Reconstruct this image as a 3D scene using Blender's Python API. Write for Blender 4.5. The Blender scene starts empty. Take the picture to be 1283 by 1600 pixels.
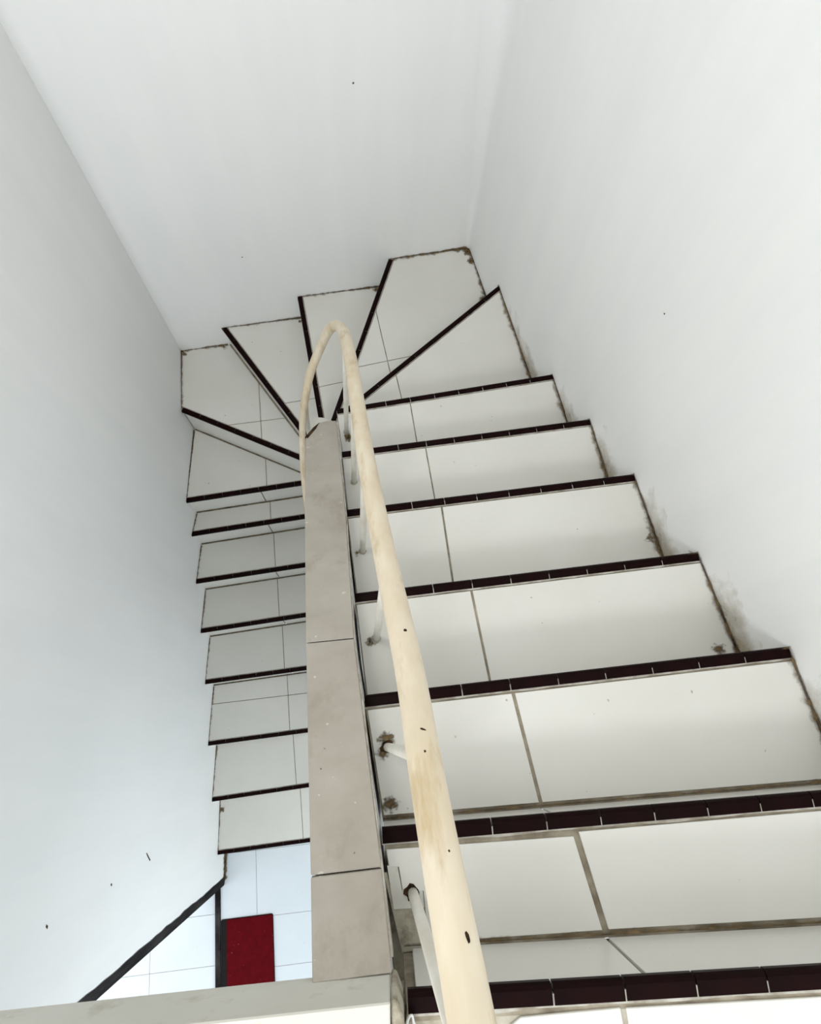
import bpy, bmesh, math, random
from mathutils import Vector, Matrix

random.seed(7)
S = bpy.context.scene
COL = S.collection

# ------------------------------------------------------------------ camera
cam_d = bpy.data.cameras.new('camera')
cam_d.sensor_fit = 'VERTICAL'
cam_d.sensor_height = 36.0
cam_d.lens = 1000.0 / 1600.0 * 36.0
cam_d.clip_start = 0.02
cam = bpy.data.objects.new('camera', cam_d)
COL.objects.link(cam)
cam.matrix_world = Matrix(((0.9944029, 0.0874899, -0.0592315, 0.018),
                           (-0.1020384, 0.9406722, -0.3236109, 0.335),
                           (0.0274048, 0.3278435, 0.9443345, 0.980),
                           (0, 0, 0, 1)))
S.camera = cam

# ------------------------------------------------------------------ light
S.view_settings.view_transform = 'Standard'
S.view_settings.look = 'None'
S.view_settings.gamma = 1.0
S.view_settings.use_curve_mapping = False
S.view_settings.exposure = 0.42

w = bpy.data.worlds.new('sky')
S.world = w
w.use_nodes = True
bg = w.node_tree.nodes['Background']
bg.inputs[0].default_value = (0.95, 0.98, 1.0, 1)
bg.inputs[1].default_value = 1.25


def area(name, loc, target, sx, sy, power, color):
    d = bpy.data.lights.new(name, 'AREA')
    d.shape = 'RECTANGLE'
    d.size, d.size_y, d.energy, d.color = sx, sy, power, color
    o = bpy.data.objects.new(name, d)
    COL.objects.link(o)
    o.location = loc
    o.rotation_euler = (Vector(target) - Vector(loc)).to_track_quat('-Z', 'Y').to_euler()
    return o


area('hall_skylight', (-1.0, -2.0, 3.0), (0.2, 1.2, -1.2), 0.7, 0.7, 38, (0.97, 0.985, 1.0))
area('hall_window_light', (-1.5, -2.3, 1.6), (0.4, 1.6, -0.6), 0.9, 1.2, 11, (1.0, 0.98, 0.95))
area('left_flight_fill', (-0.55, 0.9, 2.45), (-0.65, 1.2, -2.4), 0.5, 0.5, 10, (1.0, 0.98, 0.95))  # added fill without a fixture, brightens the left flight from above
area('ground_floor_daylight', (-3.3, -1.3, -2.7), (-0.9, -0.9, -3.4), 1.6, 1.6, 9, (0.86, 0.94, 1.0))
area('ground_floor_fill', (0.6, -1.8, -2.4), (-1.0, 0.2, -2.5), 1.2, 1.6, 26, (0.86, 0.94, 1.0))  # added fill, no window here: lifts the lower left wall and risers

# ------------------------------------------------------------------ materials
MATS = {}


def nodes_of(name, rough=0.5, spec=0.4):
    m = bpy.data.materials.new(name)
    m.use_nodes = True
    nt = m.node_tree
    b = nt.nodes['Principled BSDF']
    b.inputs['Roughness'].default_value = rough
    b.inputs['Specular IOR Level'].default_value = spec
    MATS[name] = m
    return m, nt, b


def noise(nt, scale, detail=4, rough=0.55, stretch=None):
    tc = nt.nodes.new('ShaderNodeTexCoord')
    n = nt.nodes.new('ShaderNodeTexNoise')
    n.inputs['Scale'].default_value = scale
    n.inputs['Detail'].default_value = detail
    n.inputs['Roughness'].default_value = rough
    src = tc.outputs['Object']
    if stretch:
        mp = nt.nodes.new('ShaderNodeMapping')
        mp.inputs['Scale'].default_value = stretch
        nt.links.new(src, mp.inputs['Vector'])
        src = mp.outputs['Vector']
    nt.links.new(src, n.inputs['Vector'])
    return n.outputs['Fac']


def ramp(nt, fac, stops):
    r = nt.nodes.new('ShaderNodeValToRGB')
    e = r.color_ramp.elements
    while len(e) < len(stops):
        e.new(0.5)
    for i, (p, c) in enumerate(stops):
        e[i].position = p
        e[i].color = (*c, 1) if len(c) == 3 else c
    nt.links.new(fac, r.inputs['Fac'])
    return r.outputs['Color']


def mix(nt, fac, a, b, blend='MIX'):
    m = nt.nodes.new('ShaderNodeMix')
    m.data_type = 'RGBA'
    m.blend_type = blend
    for sock, v in ((m.inputs[0], fac), (m.inputs[6], a), (m.inputs[7], b)):
        if isinstance(v, (int, float)):
            sock.default_value = v
        elif isinstance(v, tuple):
            sock.default_value = (*v, 1)
        else:
            nt.links.new(v, sock)
    return m.outputs[2]


def bump(nt, b, fac, strength, dist=0.01):
    n = nt.nodes.new('ShaderNodeBump')
    n.inputs['Strength'].default_value = strength
    n.inputs['Distance'].default_value = dist
    nt.links.new(fac, n.inputs['Height'])
    nt.links.new(n.outputs['Normal'], b.inputs['Normal'])


def wall_mat(name, c1, c2):
    m, nt, b = nodes_of(name, 0.55, 0.25)
    c = ramp(nt, noise(nt, 1.6, 5), [(0.35, c1), (0.65, c2)])
    st = ramp(nt, noise(nt, 3.0, 4, 0.6, (2.5, 2.5, 0.35)), [(0.4, (0.975, 0.98, 0.985)), (0.6, (1, 1, 1))])
    c = mix(nt, 1.0, c, st, 'MULTIPLY')
    nt.links.new(c, b.inputs['Base Color'])
    bump(nt, b, noise(nt, 5, 3), 0.10, 0.02)


wall_mat('plaster', (0.865, 0.868, 0.855), (0.885, 0.888, 0.88))


def tile_mat(name, c1, c2, rough):
    m, nt, b = nodes_of(name, rough, 0.4)
    c = ramp(nt, noise(nt, 2.5, 4), [(0.35, c1), (0.65, c2)])
    sp = ramp(nt, noise(nt, 55, 2, 0.5), [(0.0, (0, 0, 0)), (0.755, (0, 0, 0)), (0.78, (1, 1, 1))])
    c = mix(nt, sp, c, (0.42, 0.38, 0.31))
    nt.links.new(c, b.inputs['Base Color'])
    bump(nt, b, noise(nt, 7, 2), 0.05, 0.01)


tile_mat('white_tile', (0.655, 0.645, 0.595), (0.70, 0.692, 0.65), 0.28)
tile_mat('floor_tile', (0.61, 0.665, 0.705), (0.65, 0.70, 0.735), 0.25)

m, nt, b = nodes_of('cap_tile', 0.5, 0.35)
c = ramp(nt, noise(nt, 6, 5, 0.6), [(0.3, (0.36, 0.325, 0.275)), (0.7, (0.47, 0.435, 0.38))])
c = mix(nt, ramp(nt, noise(nt, 11, 6, 0.7, (1, .5, 1)), [(0.54, (0, 0, 0)), (0.74, (0.5, 0.5, 0.5))]), c, (0.24, 0.20, 0.14))
c = mix(nt, ramp(nt, noise(nt, 42, 2, 0.5), [(0.725, (0, 0, 0)), (0.74, (0.8, 0.8, 0.8))]), c, (0.62, 0.60, 0.53))
c = mix(nt, ramp(nt, noise(nt, 60, 3, 0.5), [(0.24, (0.85, 0.85, 0.85)), (0.255, (0, 0, 0))]), c, (0.07, 0.055, 0.04))
nt.links.new(c, b.inputs['Base Color'])
bump(nt, b, noise(nt, 30, 4), 0.12, 0.004)

m, nt, b = nodes_of('nosing_tile', 0.35, 0.05)
c = ramp(nt, noise(nt, 9, 3), [(0.35, (0.004, 0.0015, 0.0015)), (0.7, (0.011, 0.002, 0.002))])
nt.links.new(c, b.inputs['Base Color'])

m, nt, b = nodes_of('grout', 0.9, 0.1)
c = ramp(nt, noise(nt, 25, 5), [(0.3, (0.17, 0.14, 0.10)), (0.7, (0.40, 0.36, 0.28))])
nt.links.new(c, b.inputs['Base Color'])

m, nt, b = nodes_of('pale_mortar', 0.85, 0.15)
c = ramp(nt, noise(nt, 30, 5), [(0.35, (0.28, 0.25, 0.20)), (0.6, (0.50, 0.48, 0.43))])
nt.links.new(c, b.inputs['Base Color'])

m, nt, b = nodes_of('cement', 0.9, 0.1)
c = ramp(nt, noise(nt, 22, 6, 0.65), [(0.3, (0.17, 0.15, 0.11)), (0.5, (0.40, 0.37, 0.29)), (0.75, (0.52, 0.49, 0.42))])
nt.links.new(c, b.inputs['Base Color'])
bump(nt, b, noise(nt, 40, 5), 0.5, 0.006)

m, nt, b = nodes_of('cream_pipe', 0.42, 0.35)
c = ramp(nt, noise(nt, 7, 4, 0.6, (3, 1, 1)), [(0.35, (0.74, 0.66, 0.52)), (0.62, (0.66, 0.56, 0.40))])
c = mix(nt, ramp(nt, noise(nt, 9, 5, 0.6, (5, 1, 1)), [(0.52, (0, 0, 0)), (0.70, (0.7, 0.7, 0.7))]), c, (0.46, 0.33, 0.16))
nt.links.new(c, b.inputs['Base Color'])
bump(nt, b, noise(nt, 22, 3), 0.15, 0.004)

m, nt, b = nodes_of('white_pipe', 0.4, 0.35)
c = ramp(nt, noise(nt, 14, 4), [(0.4, (0.80, 0.78, 0.71)), (0.7, (0.71, 0.67, 0.57))])
nt.links.new(c, b.inputs['Base Color'])

m, nt, b = nodes_of('rust', 0.9, 0.1)
c = ramp(nt, noise(nt, 60, 4), [(0.35, (0.012, 0.008, 0.005)), (0.7, (0.10, 0.055, 0.025))])
nt.links.new(c, b.inputs['Base Color'])

m, nt, b = nodes_of('red_mat', 0.95, 0.1)
c = ramp(nt, noise(nt, 30, 5, 0.7), [(0.3, (0.07, 0.001, 0.003)), (0.7, (0.11, 0.0015, 0.005))])
c = mix(nt, ramp(nt, noise(nt, 70, 2, 0.5), [(0.755, (0, 0, 0)), (0.77, (0.8, 0.8, 0.8))]), c, (0.55, 0.35, 0.35))
nt.links.new(c, b.inputs['Base Color'])
bump(nt, b, noise(nt, 300, 2), 0.6, 0.004)

m, nt, b = nodes_of('black_base', 0.8, 0.2)
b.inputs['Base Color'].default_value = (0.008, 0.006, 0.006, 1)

m, nt, b = nodes_of('dark_frame', 0.85, 0.1)
c = ramp(nt, noise(nt, 8, 5, 0.6, (1, 1, .25)), [(0.4, (0.010, 0.009, 0.009)), (0.72, (0.050, 0.046, 0.045))])
nt.links.new(c, b.inputs['Base Color'])

m, nt, b = nodes_of('curb_tile', 0.5, 0.3)
c = ramp(nt, noise(nt, 5, 4), [(0.35, (0.60, 0.59, 0.53)), (0.65, (0.66, 0.65, 0.59))])
c = mix(nt, ramp(nt, noise(nt, 16, 6, 0.7), [(0.56, (0, 0, 0)), (0.75, (0.6, 0.6, 0.6))]), c, (0.36, 0.31, 0.20))
nt.links.new(c, b.inputs['Base Color'])

m, nt, b = nodes_of('plastic', 0.3, 0.5)
b.inputs['Base Color'].default_value = (0.75, 0.75, 0.75, 1)


def stain_mat(name, c1, c2, lo, hi, scale=40):
    m, nt, b = nodes_of(name, 0.9, 0.1)
    nt.links.new(ramp(nt, noise(nt, scale, 4), [(0.35, c1), (0.65, c2)]), b.inputs['Base Color'])
    at = nt.nodes.new('ShaderNodeAttribute')
    at.attribute_name = 'amount'
    nz = noise(nt, scale, 5, 0.65)
    ad = nt.nodes.new('ShaderNodeMath')
    ad.operation = 'ADD'
    nt.links.new(at.outputs['Fac'], ad.inputs[0])
    nt.links.new(nz, ad.inputs[1])
    mr = nt.nodes.new('ShaderNodeMapRange')
    mr.inputs['From Min'].default_value = lo
    mr.inputs['From Max'].default_value = hi
    nt.links.new(ad.outputs[0], mr.inputs['Value'])
    nt.links.new(mr.outputs['Result'], b.inputs['Alpha'])


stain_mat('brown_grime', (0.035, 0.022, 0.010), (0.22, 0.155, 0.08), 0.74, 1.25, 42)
stain_mat('speckle_grime', (0.03, 0.018, 0.009), (0.20, 0.14, 0.07), 0.98, 1.28, 105)
stain_mat('beige_stain', (0.45, 0.38, 0.26), (0.52, 0.45, 0.33), 0.50, 1.5, 16)


# ------------------------------------------------------------------ helpers
def mesh_obj(name, verts, faces, mat, parent=None, smooth=False, bevel=0.0, loc=None):
    me = bpy.data.meshes.new(name)
    me.from_pydata([tuple(v) for v in verts], [], faces)
    me.validate()
    bm = bmesh.new()
    bm.from_mesh(me)
    bmesh.ops.recalc_face_normals(bm, faces=bm.faces)
    if bevel:
        bmesh.ops.bevel(bm, geom=[e for e in bm.edges], offset=bevel, segments=1, affect='EDGES')
    bm.to_mesh(me)
    bm.free()
    if smooth:
        for p in me.polygons:
            p.use_smooth = True
    me.materials.append(MATS[mat])
    return link(name, me, parent)


def world_loc(o):
    p = Vector(o.location)
    while o.parent:
        o = o.parent
        p += Vector(o.location)
    return p


def link(name, me, parent=None):
    o = bpy.data.objects.new(name, me)
    COL.objects.link(o)
    if parent:
        o.parent = parent
        o.matrix_parent_inverse = Matrix.Translation(-world_loc(parent)) if parent.type == 'EMPTY' else Matrix()
        if parent.type != 'EMPTY' and parent.parent is not None:
            o.matrix_parent_inverse = Matrix()
    return o


def empty(name, loc):
    o = bpy.data.objects.new(name, None)
    o.empty_display_size = 0.1
    COL.objects.link(o)
    o.location = loc
    return o


def tag(o, label, cat, group=None):
    o['label'] = label
    o['category'] = cat
    if group:
        o['group'] = group
    return o


def struct(o, label, cat):
    o['kind'] = 'structure'
    o['label'] = label
    o['category'] = cat
    return o


def prism(name, poly, z0, z1, mat, parent=None, bevel=0.0):
    n = len(poly)
    zt = z1 if callable(z1) else (lambda x, y: z1)
    zb = z0 if callable(z0) else (lambda x, y: z0)
    v = [(x, y, zb(x, y)) for x, y in poly] + [(x, y, zt(x, y)) for x, y in poly]
    f = [list(range(n))[::-1], list(range(n, 2 * n))]
    f += [[i, (i + 1) % n, n + (i + 1) % n, n + i] for i in range(n)]
    return mesh_obj(name, v, f, mat, parent, bevel=bevel)


def area2(poly):
    return sum(poly[i][0] * poly[(i + 1) % len(poly)][1] - poly[(i + 1) % len(poly)][0] * poly[i][1] for i in range(len(poly)))


def ccw(poly):
    return poly if area2(poly) > 0 else poly[::-1]


def clip(poly, p, nrm):
    """keep the part of the polygon where (x - p).nrm >= 0"""
    out = []
    for i in range(len(poly)):
        a, c = poly[i], poly[(i + 1) % len(poly)]
        da = (a[0] - p[0]) * nrm[0] + (a[1] - p[1]) * nrm[1]
        dc = (c[0] - p[0]) * nrm[0] + (c[1] - p[1]) * nrm[1]
        if da >= 0:
            out.append(a)
        if da * dc < 0:
            t = da / (da - dc)
            out.append((a[0] + t * (c[0] - a[0]), a[1] + t * (c[1] - a[1])))
    return out


def clean(poly, eps=0.002):
    out = []
    for p in poly:
        if not out or math.dist(p, out[-1]) > eps:
            out.append(p)
    if len(out) > 1 and math.dist(out[0], out[-1]) < eps:
        out.pop()
    return out


def inset(poly, d):
    poly = ccw(clean(poly))
    res = poly
    for i in range(len(poly)):
        a, c = poly[i], poly[(i + 1) % len(poly)]
        L = math.dist(a, c)
        nrm = (-(c[1] - a[1]) / L, (c[0] - a[0]) / L)
        res = clip(res, (a[0] + nrm[0] * d, a[1] + nrm[1] * d), nrm)
    return clean(res)


def split(polys, a, c):
    L = math.dist(a, c)
    nrm = (-(c[1] - a[1]) / L, (c[0] - a[0]) / L)
    out = []
    for p in polys:
        for s in (1, -1):
            q = clean(clip(p, a, (nrm[0] * s, nrm[1] * s)))
            if len(q) >= 3 and abs(area2(q)) > 2e-4:
                out.append(q)
    return out


def lerp(a, c, t):
    return tuple(a[i] + (c[i] - a[i]) * t for i in range(len(a)))


def tube(name, pts, radii, mat, parent, seg=16, sub=6, cap=True):
    P = [Vector(p) for p in pts]
    # catmull-rom resample
    Q, Rr = [], []
    for i in range(len(P) - 1):
        p0, p1, p2, p3 = P[max(i - 1, 0)], P[i], P[i + 1], P[min(i + 2, len(P) - 1)]
        for k in range(sub):
            t = k / sub
            Q.append(0.5 * ((2 * p1) + (p2 - p0) * t + (2 * p0 - 5 * p1 + 4 * p2 - p3) * t * t + (3 * p1 - p0 - 3 * p2 + p3) * t ** 3))
            Rr.append(radii[i] + (radii[i + 1] - radii[i]) * t)
    Q.append(P[-1])
    Rr.append(radii[-1])
    verts, faces = [], []
    up = None
    for i, q in enumerate(Q):
        tg = (Q[min(i + 1, len(Q) - 1)] - Q[max(i - 1, 0)]).normalized()
        if up is None:
            up = tg.orthogonal().normalized()
        up = (up - tg * up.dot(tg)).normalized()
        sd = tg.cross(up)
        for s in range(seg):
            a = 2 * math.pi * s / seg
            verts.append(q + (up * math.cos(a) + sd * math.sin(a)) * Rr[i])
    for i in range(len(Q) - 1):
        for s in range(seg):
            faces.append([i * seg + s, i * seg + (s + 1) % seg, (i + 1) * seg + (s + 1) % seg, (i + 1) * seg + s])
    if cap:
        faces.append(list(range(seg))[::-1])
        faces.append([(len(Q) - 1) * seg + s for s in range(seg)])
    return mesh_obj(name, verts, faces, mat, parent, smooth=True)


# ------------------------------------------------------------------ measured plan of the stairwell (metres)
FZ = -3.92          # ground floor
TOP = 2.6           # top of the walls
SLOPE = -0.7525     # pitch of the upper flight

# each step: inner end of its nosing, outer end of its nosing, level
STEPS = [
    dict(a=(0.008, 0.022), b=(0.950, -0.036), z=0.000),
    dict(a=(-0.014, 0.188), b=(0.925, 0.160), z=-0.219),
    dict(a=(-0.034, 0.418), b=(0.894, 0.427), z=-0.411),
    dict(a=(-0.046, 0.679), b=(0.853, 0.702), z=-0.612),
    dict(a=(-0.059, 0.971), b=(0.817, 1.005), z=-0.799),
    dict(a=(-0.068, 1.243), b=(0.790, 1.289), z=-0.981),
    dict(a=(-0.084, 1.510), b=(0.759, 1.587), z=-1.174),
    dict(a=(-0.090, 1.606), b=(0.674, 2.193), z=-1.400),
    dict(a=(-0.150, 1.640), b=(0.205, 2.545), z=-1.600),
    dict(a=(-0.186, 1.650), b=(-0.270, 2.507), z=-1.790),
    dict(a=(-0.210, 1.652), b=(-0.700, 2.473), z=-1.960),
    dict(a=(-0.215, 1.670), b=(-0.952, 2.075), z=-2.110),
    dict(a=(-0.200, 1.697), b=(-0.989, 1.640), z=-2.336),
    dict(a=(-0.195, 1.569), b=(-1.016, 1.510), z=-2.530),
    dict(a=(-0.185, 1.334), b=(-1.045, 1.281), z=-2.725),
    dict(a=(-0.172, 1.075), b=(-1.072, 1.024), z=-2.923),
    dict(a=(-0.160, 0.777), b=(-1.100, 0.742), z=-3.123),
    dict(a=(-0.145, 0.408), b=(-1.134, 0.384), z=-3.320),
    dict(a=(-0.130, 0.081), b=(-1.163, 0.046), z=-3.519),
    dict(a=(-0.115, -0.271), b=(-1.180, -0.289), z=-3.722),
]
CORNER_R = (0.614, 2.586)
CORNER_L = (-0.958, 2.452)
RIGHT = [(0.985, -0.30), (0.950, -0.036), (0.925, 0.160), (0.894, 0.427), (0.853, 0.702), (0.817, 1.005), (0.790, 1.289), (0.759, 1.587), (0.674, 2.193), CORNER_R]
BACK = [CORNER_R, (0.205, 2.545), (-0.270, 2.507), (-0.700, 2.473), CORNER_L]
LEFT = [CORNER_L, (-0.952, 2.075), (-0.989, 1.640), (-1.016, 1.510), (-1.045, 1.281), (-1.072, 1.024), (-1.100, 0.742), (-1.134, 0.384), (-1.163, 0.046), (-1.180, -0.289), (-1.188, -0.470)]


# ------------------------------------------------------------------ walls
def wall(name, line, off, z0, z1, label, nz=1):
    """a plaster wall with thickness: plan polyline on the room side, offset outward"""
    n = len(line)
    outer = []
    for i, p in enumerate(line):
        a, c = Vector(line[max(i - 1, 0)]), Vector(line[min(i + 1, n - 1)])
        d = (c - a).normalized()
        outer.append((p[0] + d.y * off, p[1] - d.x * off))
    poly = list(line) + outer[::-1]
    m_ = len(poly)
    v = [(x, y, z0) for x, y in poly] + [(x, y, z1) for x, y in poly]
    f = [[i, (i + 1) % m_, m_ + (i + 1) % m_, m_ + i] for i in range(m_)]
    for i in range(n - 1):
        f.append([i, i + 1, m_ - 2 - i, m_ - 1 - i])
        f.append([m_ + i, m_ + i + 1, m_ + m_ - 2 - i, m_ + m_ - 1 - i])
    o = mesh_obj(name, v, f, 'plaster')
    for p in o.data.polygons:
        if abs(p.normal.z) < 0.2:
            p.use_smooth = True
    o.data.set_sharp_from_angle(angle=math.radians(20))
    return struct(o, label, 'wall')


wall_right = wall('wall_right', [(1.15, -2.4)] + RIGHT + [(0.588, 2.756)], 0.14, FZ - 0.1, TOP, 'smooth white plaster wall beside the upper flight of stairs')
wall_back = wall('wall_back', [(0.60, 2.585)] + BACK[1:-1] + [(-1.10, 2.441)], 0.14, FZ - 0.1, TOP, 'white plaster wall behind the turning steps')
wall_left = wall('wall_left', [(-0.958, 2.47)] + LEFT[1:], 0.14, FZ - 0.1, TOP, 'tall white plaster wall beside the lower flight of stairs')
lint = wall('wall_lintel', [(-1.188, -0.472), (-1.215, -2.4)], 0.14, -1.72, -0.16, 'white plaster wall above the ground floor doorway')
lint.name = 'wall_left_lintel'

ceil = struct(prism('ceiling', [(-1.36, -0.55), (1.3, -0.55), (1.3, 2.80), (-1.36, 2.80)], TOP, TOP + 0.12, 'plaster'), 'unseen white ceiling added above the stairwell to cut sky light', 'ceiling')  # out of view, added to reduce the sky light falling on the treads

wall('wall_front', [(-1.35, -2.62), (1.16, -2.62)], 0.14, FZ - 0.1, -0.16, 'unseen white plaster wall added under the landing to block sky light')  # out of view, added to stop sky light passing under the landing

# soft plaster fillet where the back and right walls run into each other, growing with height
v, f = [], []
NS, NZ = 9, 12
for k in range(NZ + 1):
    t = k / NZ
    z = -1.60 + t * (TOP + 1.60)
    r = 0.02 + 0.15 * min(1, t * 1.6)
    dr = Vector((0.674 - 0.614, 2.193 - 2.586)).normalized()
    db = Vector((0.205 - 0.614, 2.545 - 2.586)).normalized()
    c = Vector(CORNER_R)
    p0, p2 = c + dr * r, c + db * r
    for s in range(NS + 1):
        u = s / NS
        q = p0 * (1 - u) ** 2 + c * 2 * u * (1 - u) + p2 * u * u
        v.append((q.x, q.y, z))
for k in range(NZ):
    for s in range(NS):
        i = k * (NS + 1) + s
        f.append([i, i + 1, i + NS + 2, i + NS + 1])
mesh_obj('corner_fillet', v, f, 'plaster', wall_back, smooth=True)

# ------------------------------------------------------------------ floors
floor = struct(prism('floor', [(-3.6, -3.2), (1.2, -3.2), (1.2, 0.6), (-3.6, 0.6)], FZ - 0.12, FZ - 0.004, 'grout'), 'bright white tiled ground floor at the foot of the stairs', 'floor')
T = 0.30
cells = {}


def floor_tile(x0, x1, y0, y1):
    key = (round(x1 - x0, 3), round(y1 - y0, 3))
    if key not in cells:
        w_, h_ = key
        o = prism('floor_tile', [(0.0012, 0.0012), (w_ - 0.0012, 0.0012), (w_ - 0.0012, h_ - 0.0012), (0.0012, h_ - 0.0012)], -0.006, 0, 'floor_tile', floor)
        cells[key] = o.data
    else:
        o = link('floor_tile', cells[key], floor)
    o.location = (x0, y0, FZ + random.uniform(-0.0004, 0.0004))


XS = [-1.212, -0.973, -0.573, -0.173, 0.227, 0.627, 1.027]
YS = [-2.6, -2.203, -1.803, -1.403, -1.003, -0.713, -0.313, 0.087]
for x0, x1 in zip(XS, XS[1:]):
    for y0, y1 in zip(YS, YS[1:]):
        floor_tile(x0, x1, y0, y1)
XS = [-3.265, -2.865, -2.465, -2.065, -1.665, -1.247]
YS = [-2.555, -2.155, -1.755, -1.355, -0.955, -0.665, -0.265, 0.135]
for x0, x1 in zip(XS, XS[1:]):
    for y0, y1 in zip(YS, YS[1:]):
        floor_tile(x0, x1, y0, y1)

# landing at the head of the stairs
landing = struct(prism('floor_landing', [(-1.19, -2.4), (1.10, -2.4), (0.982, -0.30), (0.946, -0.072), (0.006, -0.014), (-0.06, -0.03), (-1.17, -0.03)], -0.16, -0.008, 'cement'), 'upper landing slab at the head of the stairs', 'floor')
LT = [[(0.13, -0.66), (0.280, -0.66), (0.280, -0.0265), (0.215, -0.024), (0.150, -0.022), (0.135, -0.030)], [(0.288, -0.66), (1.0, -0.66), (0.944, -0.070), (0.287, -0.0275)],
      [(-0.02, -1.26), (0.288, -1.26), (0.288, -0.668), (-0.02, -0.668)], [(0.296, -1.26), (1.04, -1.26), (1.0, -0.668), (0.296, -0.668)]]
for q in range(3):
    for r_ in range(2):
        xa, ya = -1.16 + q * 0.378, -1.26 + r_ * 0.596
        LT.append([(xa, ya), (xa + 0.372, ya), (xa + 0.372, ya + 0.590), (xa, ya + 0.590)])
for p in LT:
    prism('floor_tile', p, -0.012, 0.0, 'white_tile', landing, bevel=0.001)
prism('mortar_bed', [(-0.002, -0.66), (0.005, -0.008), (0.944, -0.066), (0.942, -0.66)], -0.014, -0.004, 'cement', landing)

# pale curb along the edge of the well
curb = struct(empty('trim_1', (-0.6, 0.04, 0.0)), 'pale tiled curb along the edge of the landing above the well', 'curb')
prism('curb_tile', [(-0.020, -0.06), (-0.012, 0.034), (-0.60, 0.046), (-0.60, -0.06)], -0.05, 0.066, 'curb_tile', curb, bevel=0.002)
prism('curb_tile', [(-0.603, -0.06), (-0.603, 0.046), (-1.164, 0.057), (-1.164, -0.06)], -0.05, 0.066, 'curb_tile', curb, bevel=0.002)
prism('curb_end', [(-0.018, -0.06), (-0.004, -0.06), (0.002, -0.010), (0.003, 0.012), (-0.004, 0.033), (-0.011, 0.034)], -0.05, 0.060, 'cement', curb, bevel=0.002)

# ------------------------------------------------------------------ centre wall with sloping tiled top
CAPL = [(-0.116, 0.043), (-0.122, 0.149), (-0.147, 0.539), (-0.169, 0.941), (-0.183, 1.310)]
CAPR = [(-0.010, 0.040), (-0.015, 0.142), (-0.045, 0.531), (-0.056, 0.926), (-0.081, 1.394)]


def on(line, y):
    for a, c in zip(line, line[1:]):
        if y <= c[1]:
            break
    t = (y - a[1]) / (c[1] - a[1])
    return a[0] + (c[0] - a[0]) * t


zc = lambda x, y: SLOPE * y
centre = prism('wall_centre', [(-0.010, -0.10), (-0.018, 0.14), (-0.048, 0.53), (-0.060, 0.93), (-0.083, 1.375), (-0.14, 1.375), (-0.178, 1.30), (-0.164, 0.94), (-0.142, 0.54), (-0.117, 0.15), (-0.106, -0.10)], FZ, lambda x, y: min(SLOPE * y, -0.05) - 0.014, 'plaster')
struct(centre, 'narrow dividing wall between the two flights with a sloping tiled top', 'wall')
cuts = [0.0345, 0.1465, 0.536, 1.392]
for i in range(3):
    y0, y1 = cuts[i] + 0.0012, cuts[i + 1] - 0.0012
    if i < 2:
        ys = [y0, (y0 + y1) / 2, y1]
        poly = [(on(CAPR, y), y) for y in ys] + [(on(CAPL, y), y) for y in ys[::-1]]
    else:
        poly = [(on(CAPR, y), y) for y in (y0, 0.926, 1.16)] + [(-0.0815, 1.392), (-0.112, 1.396), (-0.138, 1.388), (-0.158, 1.362), (-0.183, 1.310), (on(CAPL, 1.12), 1.12), (on(CAPL, 0.941), 0.941), (on(CAPL, y0), y0)]
    prism('cap_tile', poly, lambda x, y: zc(x, y) - 0.013, zc, 'cap_tile', centre, bevel=0.0012)
prism('gap_fill', [(-0.009, -0.10), (0.004, -0.10), (0.006, 0.0), (-0.010, 0.11), (-0.0165, 0.11)], FZ, -0.245, 'cement', centre)
# thin white mortar line on the stair side of the cap
poly = [(on(CAPR, y) + 0.0005, y) for y in (0.05, 0.2, 0.4, 0.53, 0.7, 0.93, 1.15, 1.37)]
poly2 = [(x + 0.003 + random.uniform(-.001, .0015), y) for x, y in poly]
prism('mortar_edge', poly + poly2[::-1], lambda x, y: zc(x, y) - 0.03, lambda x, y: zc(x, y) - 0.003, 'pale_mortar', centre)
# newel core under the turn
prism('newel_core', [(-0.083, 1.375), (-0.086, 1.50), (-0.092, 1.59), (-0.150, 1.62), (-0.205, 1.63), (-0.195, 1.55), (-0.178, 1.375)], FZ, -1.45, 'curb_tile', centre)
# rusty broken patch at the end of the cap
prism('broken_patch', [(-0.186, 1.305), (-0.160, 1.360), (-0.140, 1.388), (-0.150, 1.352), (-0.168, 1.315), (-0.176, 1.298)], lambda x, y: zc(x, y) - 0.012, lambda x, y: zc(x, y) + 0.001, 'rust', centre)

# ------------------------------------------------------------------ staircase
stairs = tag(empty('staircase', (-0.6, -0.29, FZ)), 'white tiled staircase with black nosing strips turning round the narrow centre wall', 'staircase')
NOSE = 0.0245

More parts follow.
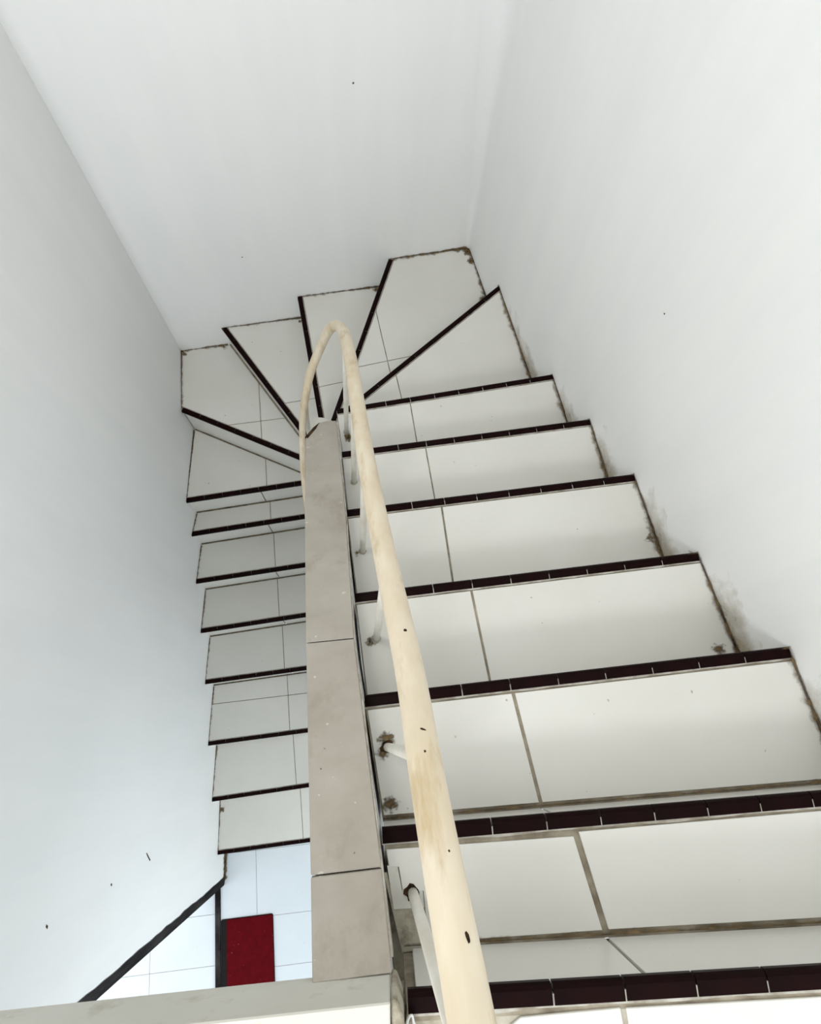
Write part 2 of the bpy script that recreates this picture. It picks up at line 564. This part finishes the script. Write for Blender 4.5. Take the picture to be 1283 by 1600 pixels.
VER = {1: [((0.314, 0.157), (0.337, 0.003))], 2: [((0.277, 0.414), (0.301, 0.185))], 3: [((0.249, 0.670), (0.265, 0.438))],
       4: [((0.223, 0.956), (0.228, 0.736))], 5: [((0.215, 1.234), (0.224, 1.060))], 6: [((0.196, 1.521), (0.202, 1.399))],
       7: [((0.168, 1.779), (0.178, 1.688))], 8: [((0.120, 2.239), (0.150, 1.964)), ((0.012, 1.948), (0.223, 1.979))],
       9: [((-0.209, 1.967), (-0.073, 1.988))], 10: [((-0.397, 1.989), (-0.305, 1.999))],
       11: [((-0.536, 2.158), (-0.530, 1.873)), ((-0.699, 1.971), (-0.370, 1.988))],
       12: [((-0.552, 1.865), (-0.550, 1.687))], 13: [((-0.567, 1.680), (-0.567, 1.570))], 14: [((-0.585, 1.539), (-0.580, 1.312))],
       15: [((-0.604, 1.299), (-0.600, 1.059))], 16: [((-0.615, 1.038), (-0.611, 0.767))],
       17: [((-0.626, 0.737), (-0.623, 0.398)), ((-1.126, 0.632), (-0.511, 0.641))], 18: [((-0.632, 0.359), (-0.623, 0.069))],
       19: [((-0.628, 0.015), (-0.622, -0.289))]}


def unit(a, c):
    L = math.dist(a, c)
    return ((c[0] - a[0]) / L, (c[1] - a[1]) / L)


def inward(s):
    """horizontal normal of a step's front edge, pointing back over its own tread"""
    st = STEPS[s]
    d = unit(st['a'], st['b'])
    return (d[1], -d[0])   # to the right of a->b


def ribbon(name, pts, nrm, wid, z, mat, parent, jag=0.4, n=14, vertical=False, peak=None):
    """stain ribbon along a joint, fading outward through the attribute amount"""
    a, c = pts
    v, f, amt = [], [], []
    for i in range(n + 1):
        t = i / n
        p = lerp(a, c, t)
        ww = wid * (1 + random.uniform(-jag, jag))
        k = 1.0 if peak is None else peak(t)
        for r_ in range(3):
            u = r_ / 2
            if vertical:
                v.append((p[0] + nrm[0] * 0.0012, p[1] + nrm[1] * 0.0012, z + u * ww))
            else:
                v.append((p[0] + nrm[0] * (0.0005 + u * ww), p[1] + nrm[1] * (0.0005 + u * ww), z + 0.0008))
            amt.append((1 - u) * k)
    for i in range(n):
        for r_ in range(2):
            q = i * 3 + r_
            f.append([q, q + 1, q + 4, q + 3])
    o = mesh_obj(name, v, f, mat, parent)
    at = o.data.attributes.new('amount', 'FLOAT', 'POINT')
    at.data.foreach_set('value', amt)
    return o


for s, st in enumerate(STEPS):
    a, b_, z = st['a'], st['b'], st['z']
    d = unit(a, b_)
    nb = inward(s)
    L = math.dist(a, b_)
    zlow = STEPS[s + 1]['z'] if s + 1 < len(STEPS) else FZ
    if s == 0:
        poly = [a, b_, (0.944, -0.070), (0.004, -0.012)]
    else:
        pa, pb = STEPS[s - 1]['a'], STEPS[s - 1]['b']
        pn = inward(s - 1)
        back = 0.014
        pa2 = (pa[0] + pn[0] * back, pa[1] + pn[1] * back)
        pb2 = (pb[0] + pn[0] * back, pb[1] + pn[1] * back)
        mid = []
        if s == 8:
            mid = [CORNER_R]
        if s == 11:
            mid = [CORNER_L]
        poly = [a, b_] + mid + [pb2, pa2]
    poly = clean(poly)
    front = (a[0] + nb[0] * 0.0195, a[1] + nb[1] * 0.0195)
    base = clip(poly, front, nb)
    step = prism('step', base, min(zlow - 0.02, z - 0.16), z - 0.0035, 'grout', stairs)
    # tread tiles
    if s > 0:
        tp = clip(poly, (a[0] + nb[0] * (NOSE + 0.003), a[1] + nb[1] * (NOSE + 0.003)), nb)
        # cut away the part under the next riser
        pn = inward(s - 1)
        pa = STEPS[s - 1]['a']
        tp = clip(tp, (pa[0] + pn[0] * 0.006, pa[1] + pn[1] * 0.006), (-pn[0], -pn[1]))
        cellsp = [tp]
        for g in VER.get(s, []):
            if s in (8, 11) and g is VER[s][1]:
                cellsp = split(cellsp, *g)
            else:
                cellsp = split(cellsp, *g)
        gap = {1: 0.0040, 2: 0.0036, 3: 0.0030, 4: 0.0028}.get(s, 0.0020)
        for cp in cellsp:
            if s == 1 and sum(p[0] for p in cp) / len(cp) < 0.2:
                # the near tile has a corner broken out beside the first baluster
                prism('tread_tile', [(0.331, -0.0005), (0.3095, 0.1405), (-0.0085, 0.154), (-0.006, 0.128), (0.010, 0.126), (0.013, 0.090), (0.047, 0.087), (0.047, 0.0135)], z - 0.010, z, 'white_tile', step, bevel=0.0008)
                continue
            q = inset(cp, gap)
            if len(q) >= 3:
                prism('tread_tile', q, z - 0.010, z, 'white_tile', step, bevel=0.0008)
    # riser tiles below this nosing
    rf = 0.012
    ra = (a[0] + nb[0] * rf + d[0] * 0.002, a[1] + nb[1] * rf + d[1] * 0.002)
    rb = (b_[0] + nb[0] * rf, b_[1] + nb[1] * rf)
    ra3 = (ra[0] + nb[0] * 0.008, ra[1] + nb[1] * 0.008)
    rb3 = (rb[0] + nb[0] * 0.008, rb[1] + nb[1] * 0.008)
    tsplit = None
    if s < 7:
        gx = {0: 0.335, 1: 0.301}.get(s, 0.26)
        tsplit = (gx - ra[0]) / (rb[0] - ra[0])
    elif s >= 12:
        tsplit = (-0.59 - ra[0]) / (rb[0] - ra[0])
    zt, zb_ = z - 0.0155, zlow + 0.003
    spans = [(0, 1)] if tsplit is None else [(0, tsplit - 0.003 / L), (tsplit + 0.003 / L, 1)]
    for t0, t1 in spans:
        p = [lerp(ra, rb, t0), lerp(ra, rb, t1), lerp(ra3, rb3, t1), lerp(ra3, rb3, t0)]
        if s == 0 and t0 == 0:
            p[0] = lerp(ra, rb, 0.012)
            p[3] = lerp(ra3, rb3, 0.012)
        prism('riser_tile', p, zb_, zt, 'white_tile', step, bevel=0.0008)
    # black nosing tiles
    n = max(1, round(L / (0.098 if s < 7 else 0.105)))
    seg = L / n
    W_ = NOSE
    prof = [(0, -0.014), (0, -0.006), (0.0025, -0.0015), (0.007, 0.0015), (W_, 0.0015), (W_, -0.014)]
    hl = seg / 2 - (0.0011 if s < 7 else 0.0005)
    vv = [(-hl, -q[0], q[1]) for q in prof] + [(hl, -q[0], q[1]) for q in prof]
    k = len(prof)
    ff = [list(range(k)), list(range(k, 2 * k))[::-1]] + [[i, k + i, k + (i + 1) % k, (i + 1) % k] for i in range(k)]
    me0 = None
    ang = math.atan2(d[1], d[0])
    # in the local frame -y must point back over the tread
    sgn = 1 if (-math.sin(ang) * -1 * nb[0] + -math.cos(ang) * nb[1]) > 0 else -1
    if sgn < 0:
        vv = [(x, -y, zz) for x, y, zz in vv]
    for i in range(n):
        if me0 is None:
            o = mesh_obj('nosing_tile', vv, ff, 'nosing_tile', step)
            me0 = o.data
        else:
            o = link('nosing_tile', me0, step)
        p = lerp(a, b_, (i + 0.5) / n)
        o.location = (p[0], p[1], z + random.uniform(-0.0004, 0.0004))
        o.rotation_euler = (0, 0, ang)
    # pale joint mortar under the nosing tiles
    p0, p1 = (a[0] + nb[0] * 0.012, a[1] + nb[1] * 0.012), (b_[0] + nb[0] * 0.012, b_[1] + nb[1] * 0.012)
    inn, outr = [], []
    for i in range(25):
        q = lerp(p0, p1, i / 24)
        e = NOSE - 0.012 + 0.0018 + random.uniform(0, 0.0035 if s < 7 else 0.0012)
        inn.append(q)
        outr.append((q[0] + nb[0] * e, q[1] + nb[1] * e))
    prism('mortar_joint', inn + outr[::-1], z - 0.013, z + 0.0004, 'pale_mortar', step)

    # grime along the wall joint
    if s >= 1:
        segs = []
        pn = inward(s - 1)
        pb = STEPS[s - 1]['b']
        if s == 8:
            segs = [(b_, CORNER_R), (CORNER_R, pb)]
        elif s == 11:
            segs = [(b_, CORNER_L), (CORNER_L, pb)]
        else:
            segs = [(b_, pb)]
        cx = sum(p[0] for p in poly) / len(poly)
        cy = sum(p[1] for p in poly) / len(poly)
        for q0, q1 in segs:
            dd = unit(q0, q1)
            nn = (-dd[1], dd[0])
            if nn[0] * (cx - q0[0]) + nn[1] * (cy - q0[1]) < 0:
                nn = (-nn[0], -nn[1])
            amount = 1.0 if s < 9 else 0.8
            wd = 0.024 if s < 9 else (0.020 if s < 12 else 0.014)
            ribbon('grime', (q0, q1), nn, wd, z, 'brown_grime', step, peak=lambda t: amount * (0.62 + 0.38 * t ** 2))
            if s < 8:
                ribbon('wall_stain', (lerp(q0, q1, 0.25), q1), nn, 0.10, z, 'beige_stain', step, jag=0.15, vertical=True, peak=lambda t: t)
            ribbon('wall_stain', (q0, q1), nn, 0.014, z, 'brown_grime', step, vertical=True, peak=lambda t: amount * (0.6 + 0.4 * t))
        # darker joint at the foot of the riser
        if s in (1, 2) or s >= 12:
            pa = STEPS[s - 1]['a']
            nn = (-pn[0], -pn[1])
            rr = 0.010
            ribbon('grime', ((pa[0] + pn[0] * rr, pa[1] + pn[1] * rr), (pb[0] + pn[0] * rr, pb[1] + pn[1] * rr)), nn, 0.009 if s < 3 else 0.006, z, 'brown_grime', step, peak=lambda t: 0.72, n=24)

# cement showing where the near tile is broken
prism('cement_patch', [(0.004, 0.004), (0.046, 0.004), (0.046, 0.088), (-0.006, 0.094), (-0.010, 0.120), (-0.016, 0.120)], -0.226, -0.2212, 'cement', stairs)
prism('cement_patch', [(-0.004, 0.066), (0.046, 0.063), (0.046, 0.0895), (0.012, 0.091), (0.008, 0.128), (-0.009, 0.130)], -0.226, -0.2195, 'curb_tile', stairs)

# ------------------------------------------------------------------ handrail
rail = tag(empty('handrail', (0.0, 0.6, -0.7)), 'cream painted pipe handrail looping down around the turn of the stairs', 'handrail')
RP = [(0.066, -0.60, 0.72), (0.064, -0.25, 0.715), (0.061, -0.02, 0.590), (0.055, 0.143, 0.452), (0.051, 0.210, 0.402), (0.047, 0.302, 0.323), (0.044, 0.408, 0.223), (0.029, 0.605, 0.054),
      (0.013, 0.859, -0.146), (-0.002, 1.213, -0.413), (-0.014, 1.383, -0.551), (-0.025, 1.490, -0.656), (-0.042, 1.540, -0.705), (-0.070, 1.566, -0.765),
      (-0.111, 1.576, -0.880), (-0.156, 1.559, -0.995), (-0.190, 1.531, -1.112), (-0.214, 1.506, -1.222), (-0.230, 1.467, -1.315), (-0.247, 1.395, -1.447), (-0.258, 1.300, -1.605),
      (-0.262, 1.15, -1.76), (-0.255, 0.60, -2.30), (-0.245, 0.0, -2.80), (-0.240, -0.25, -2.98)]
RR = [0.017] * 12 + [0.0165, 0.016, 0.0155, 0.015, 0.0145, 0.014, 0.0135] + [0.0135] * 6
tube('rail_pipe', RP, RR, 'cream_pipe', rail, 20, 6)


def rail_z(y):
    for p, q in zip(RP, RP[1:]):
        if p[1] <= y <= q[1]:
            t = (y - p[1]) / (q[1] - p[1])
            return lerp(p, q, t)


BAL = [((0.029, 0.086), -0.219), ((0.006, 0.311), -0.411), ((0.000, 0.560), -0.612), ((-0.020, 0.839), -0.799), ((-0.034, 1.129), -0.981), ((-0.052, 1.408), -1.174)]
for (x, y), z in BAL:
    t = rail_z(y)
    bal = tube('baluster', [(x, y, z - 0.01), (lerp((x,), (t[0],), 0.5)[0], y, (z + t[2]) / 2), (t[0], y, t[2])], [0.0085] * 3, 'white_pipe', rail, 12, 4)
    # rough collar of grimy cement at the foot
    vv, ff = [], []
    K = 14
    for i in range(K):
        an = 2 * math.pi * i / K
        r0, r1 = 0.0082, 0.0100 + random.uniform(0, 0.006 if z in (-0.411, -0.219) else 0.003)
        vv += [(x + r0 * math.cos(an), y + r0 * math.sin(an), z + 0.0025), (x + r1 * math.cos(an), y + r1 * math.sin(an), z + 0.0009)]
    for i in range(K):
        j = (i + 1) % K
        ff.append([2 * i, 2 * i + 1, 2 * j + 1, 2 * j])
    mesh_obj('foot_collar', vv, ff, 'rust' if z in (-0.411, -0.219) else 'cement', bal)
for y in (-0.5,):
    tube('baluster', [(0.05, y, 0.0), (0.055, y, 0.36), (0.066, y, 0.72)], [0.0085] * 3, 'white_pipe', rail, 12, 4)
for x, y, z0 in ((-0.225, 1.53, -2.11), (-0.25, 1.2, -2.725), (-0.25, 0.9, -2.923), (-0.25, 0.55, -3.12), (-0.245, 0.2, -3.32), (-0.24, -0.2, -3.72)):
    best = min((q for q in RP[14:]), key=lambda q: abs(q[1] - y))
    zt = -2.10 if False else None
    for p, q in zip(RP[15:], RP[16:]):
        if q[1] <= y <= p[1]:
            tt = (y - p[1]) / (q[1] - p[1])
            zt = lerp(p, q, tt)
    if zt is None:
        zt = best
    tube('baluster', [(x, y, z0), (x, y, (z0 + zt[2]) / 2), (zt[0], y, zt[2])], [0.0085] * 3, 'white_pipe', rail, 12, 4)


def spot(u_y, side, length, width, ang):
    """a small chip of missing paint on the upper side of the rail"""
    p = Vector(rail_z(u_y))
    q = Vector(rail_z(u_y + 0.02))
    tg = (q - p).normalized()
    sd = Vector((1, 0, 0))
    sd = (sd - tg * sd.dot(tg)).normalized()
    up = sd.cross(tg)
    if up.z < 0:
        up = -up
    nrm = (up * math.cos(side) + sd * math.sin(side)).normalized()
    bt = nrm.cross(tg)
    c = p + nrm * 0.0166
    e1 = tg * math.cos(ang) + bt * math.sin(ang)
    e2 = nrm.cross(e1)
    v = [c + e1 * length * math.cos(t) * (1 + random.uniform(-.2, .2)) + e2 * width * math.sin(t) * (1 + random.uniform(-.2, .2)) + nrm * 0.0007 for t in [2 * math.pi * i / 10 for i in range(10)]]
    v += [x - nrm * 0.0012 for x in v]
    f = [list(range(10))] + [[i, (i + 1) % 10, 10 + (i + 1) % 10, 10 + i] for i in range(10)]
    mesh_obj('paint_chip', v, f, 'rust', rail)


spot(0.180, 0.45, 0.0042, 0.0014, 0.2)
spot(0.236, 0.35, 0.0013, 0.0011, 0)
spot(0.230, 0.35, 0.0012, 0.0010, 0)
spot(0.325, 0.15, 0.0030, 0.0012, 1.1)
spot(0.305, 0.05, 0.0013, 0.0011, 0)
spot(0.275, 0.35, 0.0012, 0.0010, 0)
spot(0.440, 0.2, 0.0020, 0.0018, 0)

# ------------------------------------------------------------------ doorway at the foot of the stairs
door = struct(empty('door_1', (-1.2, -0.5, FZ)), 'dark framed doorway opening in the left wall at the foot of the stairs', 'doorway')
v, f = [], []
NZ = 30
for k in range(NZ + 1):
    z = FZ + (2.2) * k / NZ
    r = random.uniform(-0.004, 0.004)
    w0 = 0.018 + random.uniform(0, 0.010)
    v += [(-1.1850, -0.462 + r + w0 * 0.3, z), (-1.1820, -0.474 + r, z), (-1.188, -0.502, z), (-1.34, -0.502, z), (-1.34, -0.474, z)]
for k in range(NZ):
    for s in range(4):
        f.append([k * 5 + s, k * 5 + s + 1, k * 5 + s + 6, k * 5 + s + 5])
mesh_obj('door_jamb', v, f, 'dark_frame', door)
prism('threshold', [(-1.212, -0.47), (-1.212, -1.9), (-1.246, -1.9), (-1.246, -0.47)], FZ - 0.01, FZ + 0.012, 'dark_frame', door, bevel=0.002)

# ------------------------------------------------------------------ door mat
def rounded(x0, x1, y0, y1, r, n=5):
    out = []
    for cx, cy, a0 in ((x1 - r, y1 - r, 0), (x0 + r, y1 - r, 90), (x0 + r, y0 + r, 180), (x1 - r, y0 + r, 270)):
        for i in range(n + 1):
            t = math.radians(a0 + 90 * i / n)
            out.append((cx + r * math.cos(t), cy + r * math.sin(t)))
    return out


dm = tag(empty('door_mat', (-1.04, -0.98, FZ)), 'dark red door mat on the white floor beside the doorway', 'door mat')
prism('mat_base', rounded(-1.209, -0.868, -1.26, -0.700, 0.012), FZ + 0.0006, FZ + 0.005, 'black_base', dm)  # black layer, reaches further left than the red pile
prism('pile', rounded(-1.170, -0.872, -1.256, -0.704, 0.012), FZ + 0.004, FZ + 0.011, 'red_mat', dm, bevel=0.0015)

# ------------------------------------------------------------------ small things
# chips and scratches in the plaster of the left wall
def chip(y, z, pts, x=-1.15):
    vv = [(x, y + p[0], z + p[1]) for p in pts]
    n = len(vv)
    vv += [(x - 0.003, q[1], q[2]) for q in vv]
    ff = [list(range(n))] + [[i, (i + 1) % n, n + (i + 1) % n, n + i] for i in range(n)]
    return mesh_obj('paint_chip', vv, ff, 'rust', wall_left)


def wall_x(y):
    for p, q in zip(LEFT, LEFT[1:]):
        if q[1] <= y <= p[1]:
            return lerp(p, q, (y - p[1]) / (q[1] - p[1]))[0] + 0.0008


chip(-0.085, -2.415, [(-0.026, -0.03), (-0.022, -0.034), (0.004, 0.0), (0.026, 0.028), (0.020, 0.030), (0.0, 0.008)], wall_x(-0.085))
chip(-0.125, -2.010, [(-0.006, -0.006), (0.003, -0.007), (0.006, 0.004), (-0.002, 0.006)], wall_x(-0.125))
chip(-0.145, -1.500, [(-0.010, -0.005), (-0.002, -0.008), (0.006, 0.004), (-0.002, 0.006)], wall_x(-0.145))

# grime at the foot of the left wall between the last step and the doorway
ribbon('grime', ((-1.180, -0.300), (-1.188, -0.470)), (1, 0), 0.030, FZ, 'brown_grime', floor, peak=lambda t: 1.0)
ribbon('wall_stain', ((-1.180, -0.300), (-1.188, -0.470)), (1, 0), 0.05, FZ, 'brown_grime', floor, vertical=True, peak=lambda t: 1.0)


def splotch(x, y, z, r, amount, parent):
    vv, ff, am = [(x, y, z + 0.0009)], [], [amount]
    K = 16
    for ring, q in ((0.5, 0.6), (1.0, 0.0)):
        for i in range(K):
            an = 2 * math.pi * i / K
            rr = r * ring * (1 + random.uniform(-0.25, 0.25))
            vv.append((x + rr * math.cos(an), y + rr * math.sin(an), z + 0.0009))
            am.append(amount * q)
    for i in range(K):
        j = (i + 1) % K
        ff.append([0, 1 + i, 1 + j])
        ff.append([1 + i, 1 + K + i, 1 + K + j, 1 + j])
    o = mesh_obj('grime', vv, ff, 'speckle_grime', parent)
    at = o.data.attributes.new('amount', 'FLOAT', 'POINT')
    at.data.foreach_set('value', am)


for x, y, z, r, am in ((0.006, 0.326, -0.411, 0.030, 0.95), (-0.004, 0.300, -0.411, 0.026, 0.85), (0.002, 0.205, -0.411, 0.030, 0.9), (-0.016, 0.555, -0.612, 0.026, 0.85),
                       (-0.036, 0.835, -0.799, 0.020, 0.8), (-0.046, 1.385, -1.174, 0.030, 1.0), (0.835, 0.70, -0.612, 0.026, 0.7), (0.845, 0.45, -0.612, 0.035, 0.85),
                       (0.600, 2.560, -1.60, 0.045, 1.0), (0.612, 2.50, -1.60, 0.035, 0.95), (0.640, 2.27, -1.60, 0.040, 0.9), (0.735, 1.62, -1.40, 0.040, 1.0), (0.725, 1.68, -1.40, 0.035, 0.95), (0.745, 1.60, -1.40, 0.020, 1.0),
                       (0.140, 2.520, -1.79, 0.035, 0.95), (-0.280, 2.480, -1.96, 0.020, 0.9), (-0.72, 2.455, -2.11, 0.030, 0.8), (-0.94, 2.43, -2.11, 0.03, 0.85),
                       (-1.15, -0.02, -3.722, 0.035, 0.9), (-1.15, 0.34, -3.519, 0.030, 0.8), (-1.11, 0.71, -3.32, 0.025, 0.85), (0.82, 0.80, -0.799, 0.03, 0.75), (0.78, 1.05, -0.981, 0.03, 0.8), (0.755, 1.35, -1.174, 0.03, 0.8)):
    splotch(x, y, z, r, am, stairs)

# specks on the back and right walls
def speck(p, nrm, r, parent):
    nv = Vector(nrm).normalized()
    e1 = nv.orthogonal().normalized()
    e2 = nv.cross(e1)
    c = Vector(p)
    vv = [c + nv * 0.001 + (e1 * math.cos(t) + e2 * math.sin(t)) * r * random.uniform(0.7, 1.2) for t in [math.pi / 4 * i for i in range(8)]]
    vv += [v_ - nv * 0.003 for v_ in vv]
    mesh_obj('paint_chip', vv, [list(range(8))] + [[i, (i + 1) % 8, 8 + (i + 1) % 8, 8 + i] for i in range(8)], 'rust', parent)


for x, z, r in ((0.084, -0.680, 0.0034), (-0.48, -1.46, 0.0028)):
    speck((x, 2.53 + 0.08 * x - 0.002, z), (0.05, -1, 0), r, wall_back)
speck((0.793, 1.26, -0.36), (-1, -0.1, 0), 0.0028, wall_right)

# twisted scrap of plastic in the gap beside the curb
tube('plastic_scrap', [(0.004, -0.020, 0.001), (0.006, -0.006, 0.010), (0.012, 0.000, 0.012), (0.014, -0.012, 0.006), (0.022, -0.022, 0.004), (0.030, -0.030, 0.003)], [0.0016, 0.002, 0.0014, 0.002, 0.0018, 0.001], 'plastic', None, 8, 4)
tag(bpy.data.objects['plastic_scrap'], 'twisted scrap of white plastic in the gap beside the pale curb', 'scrap')
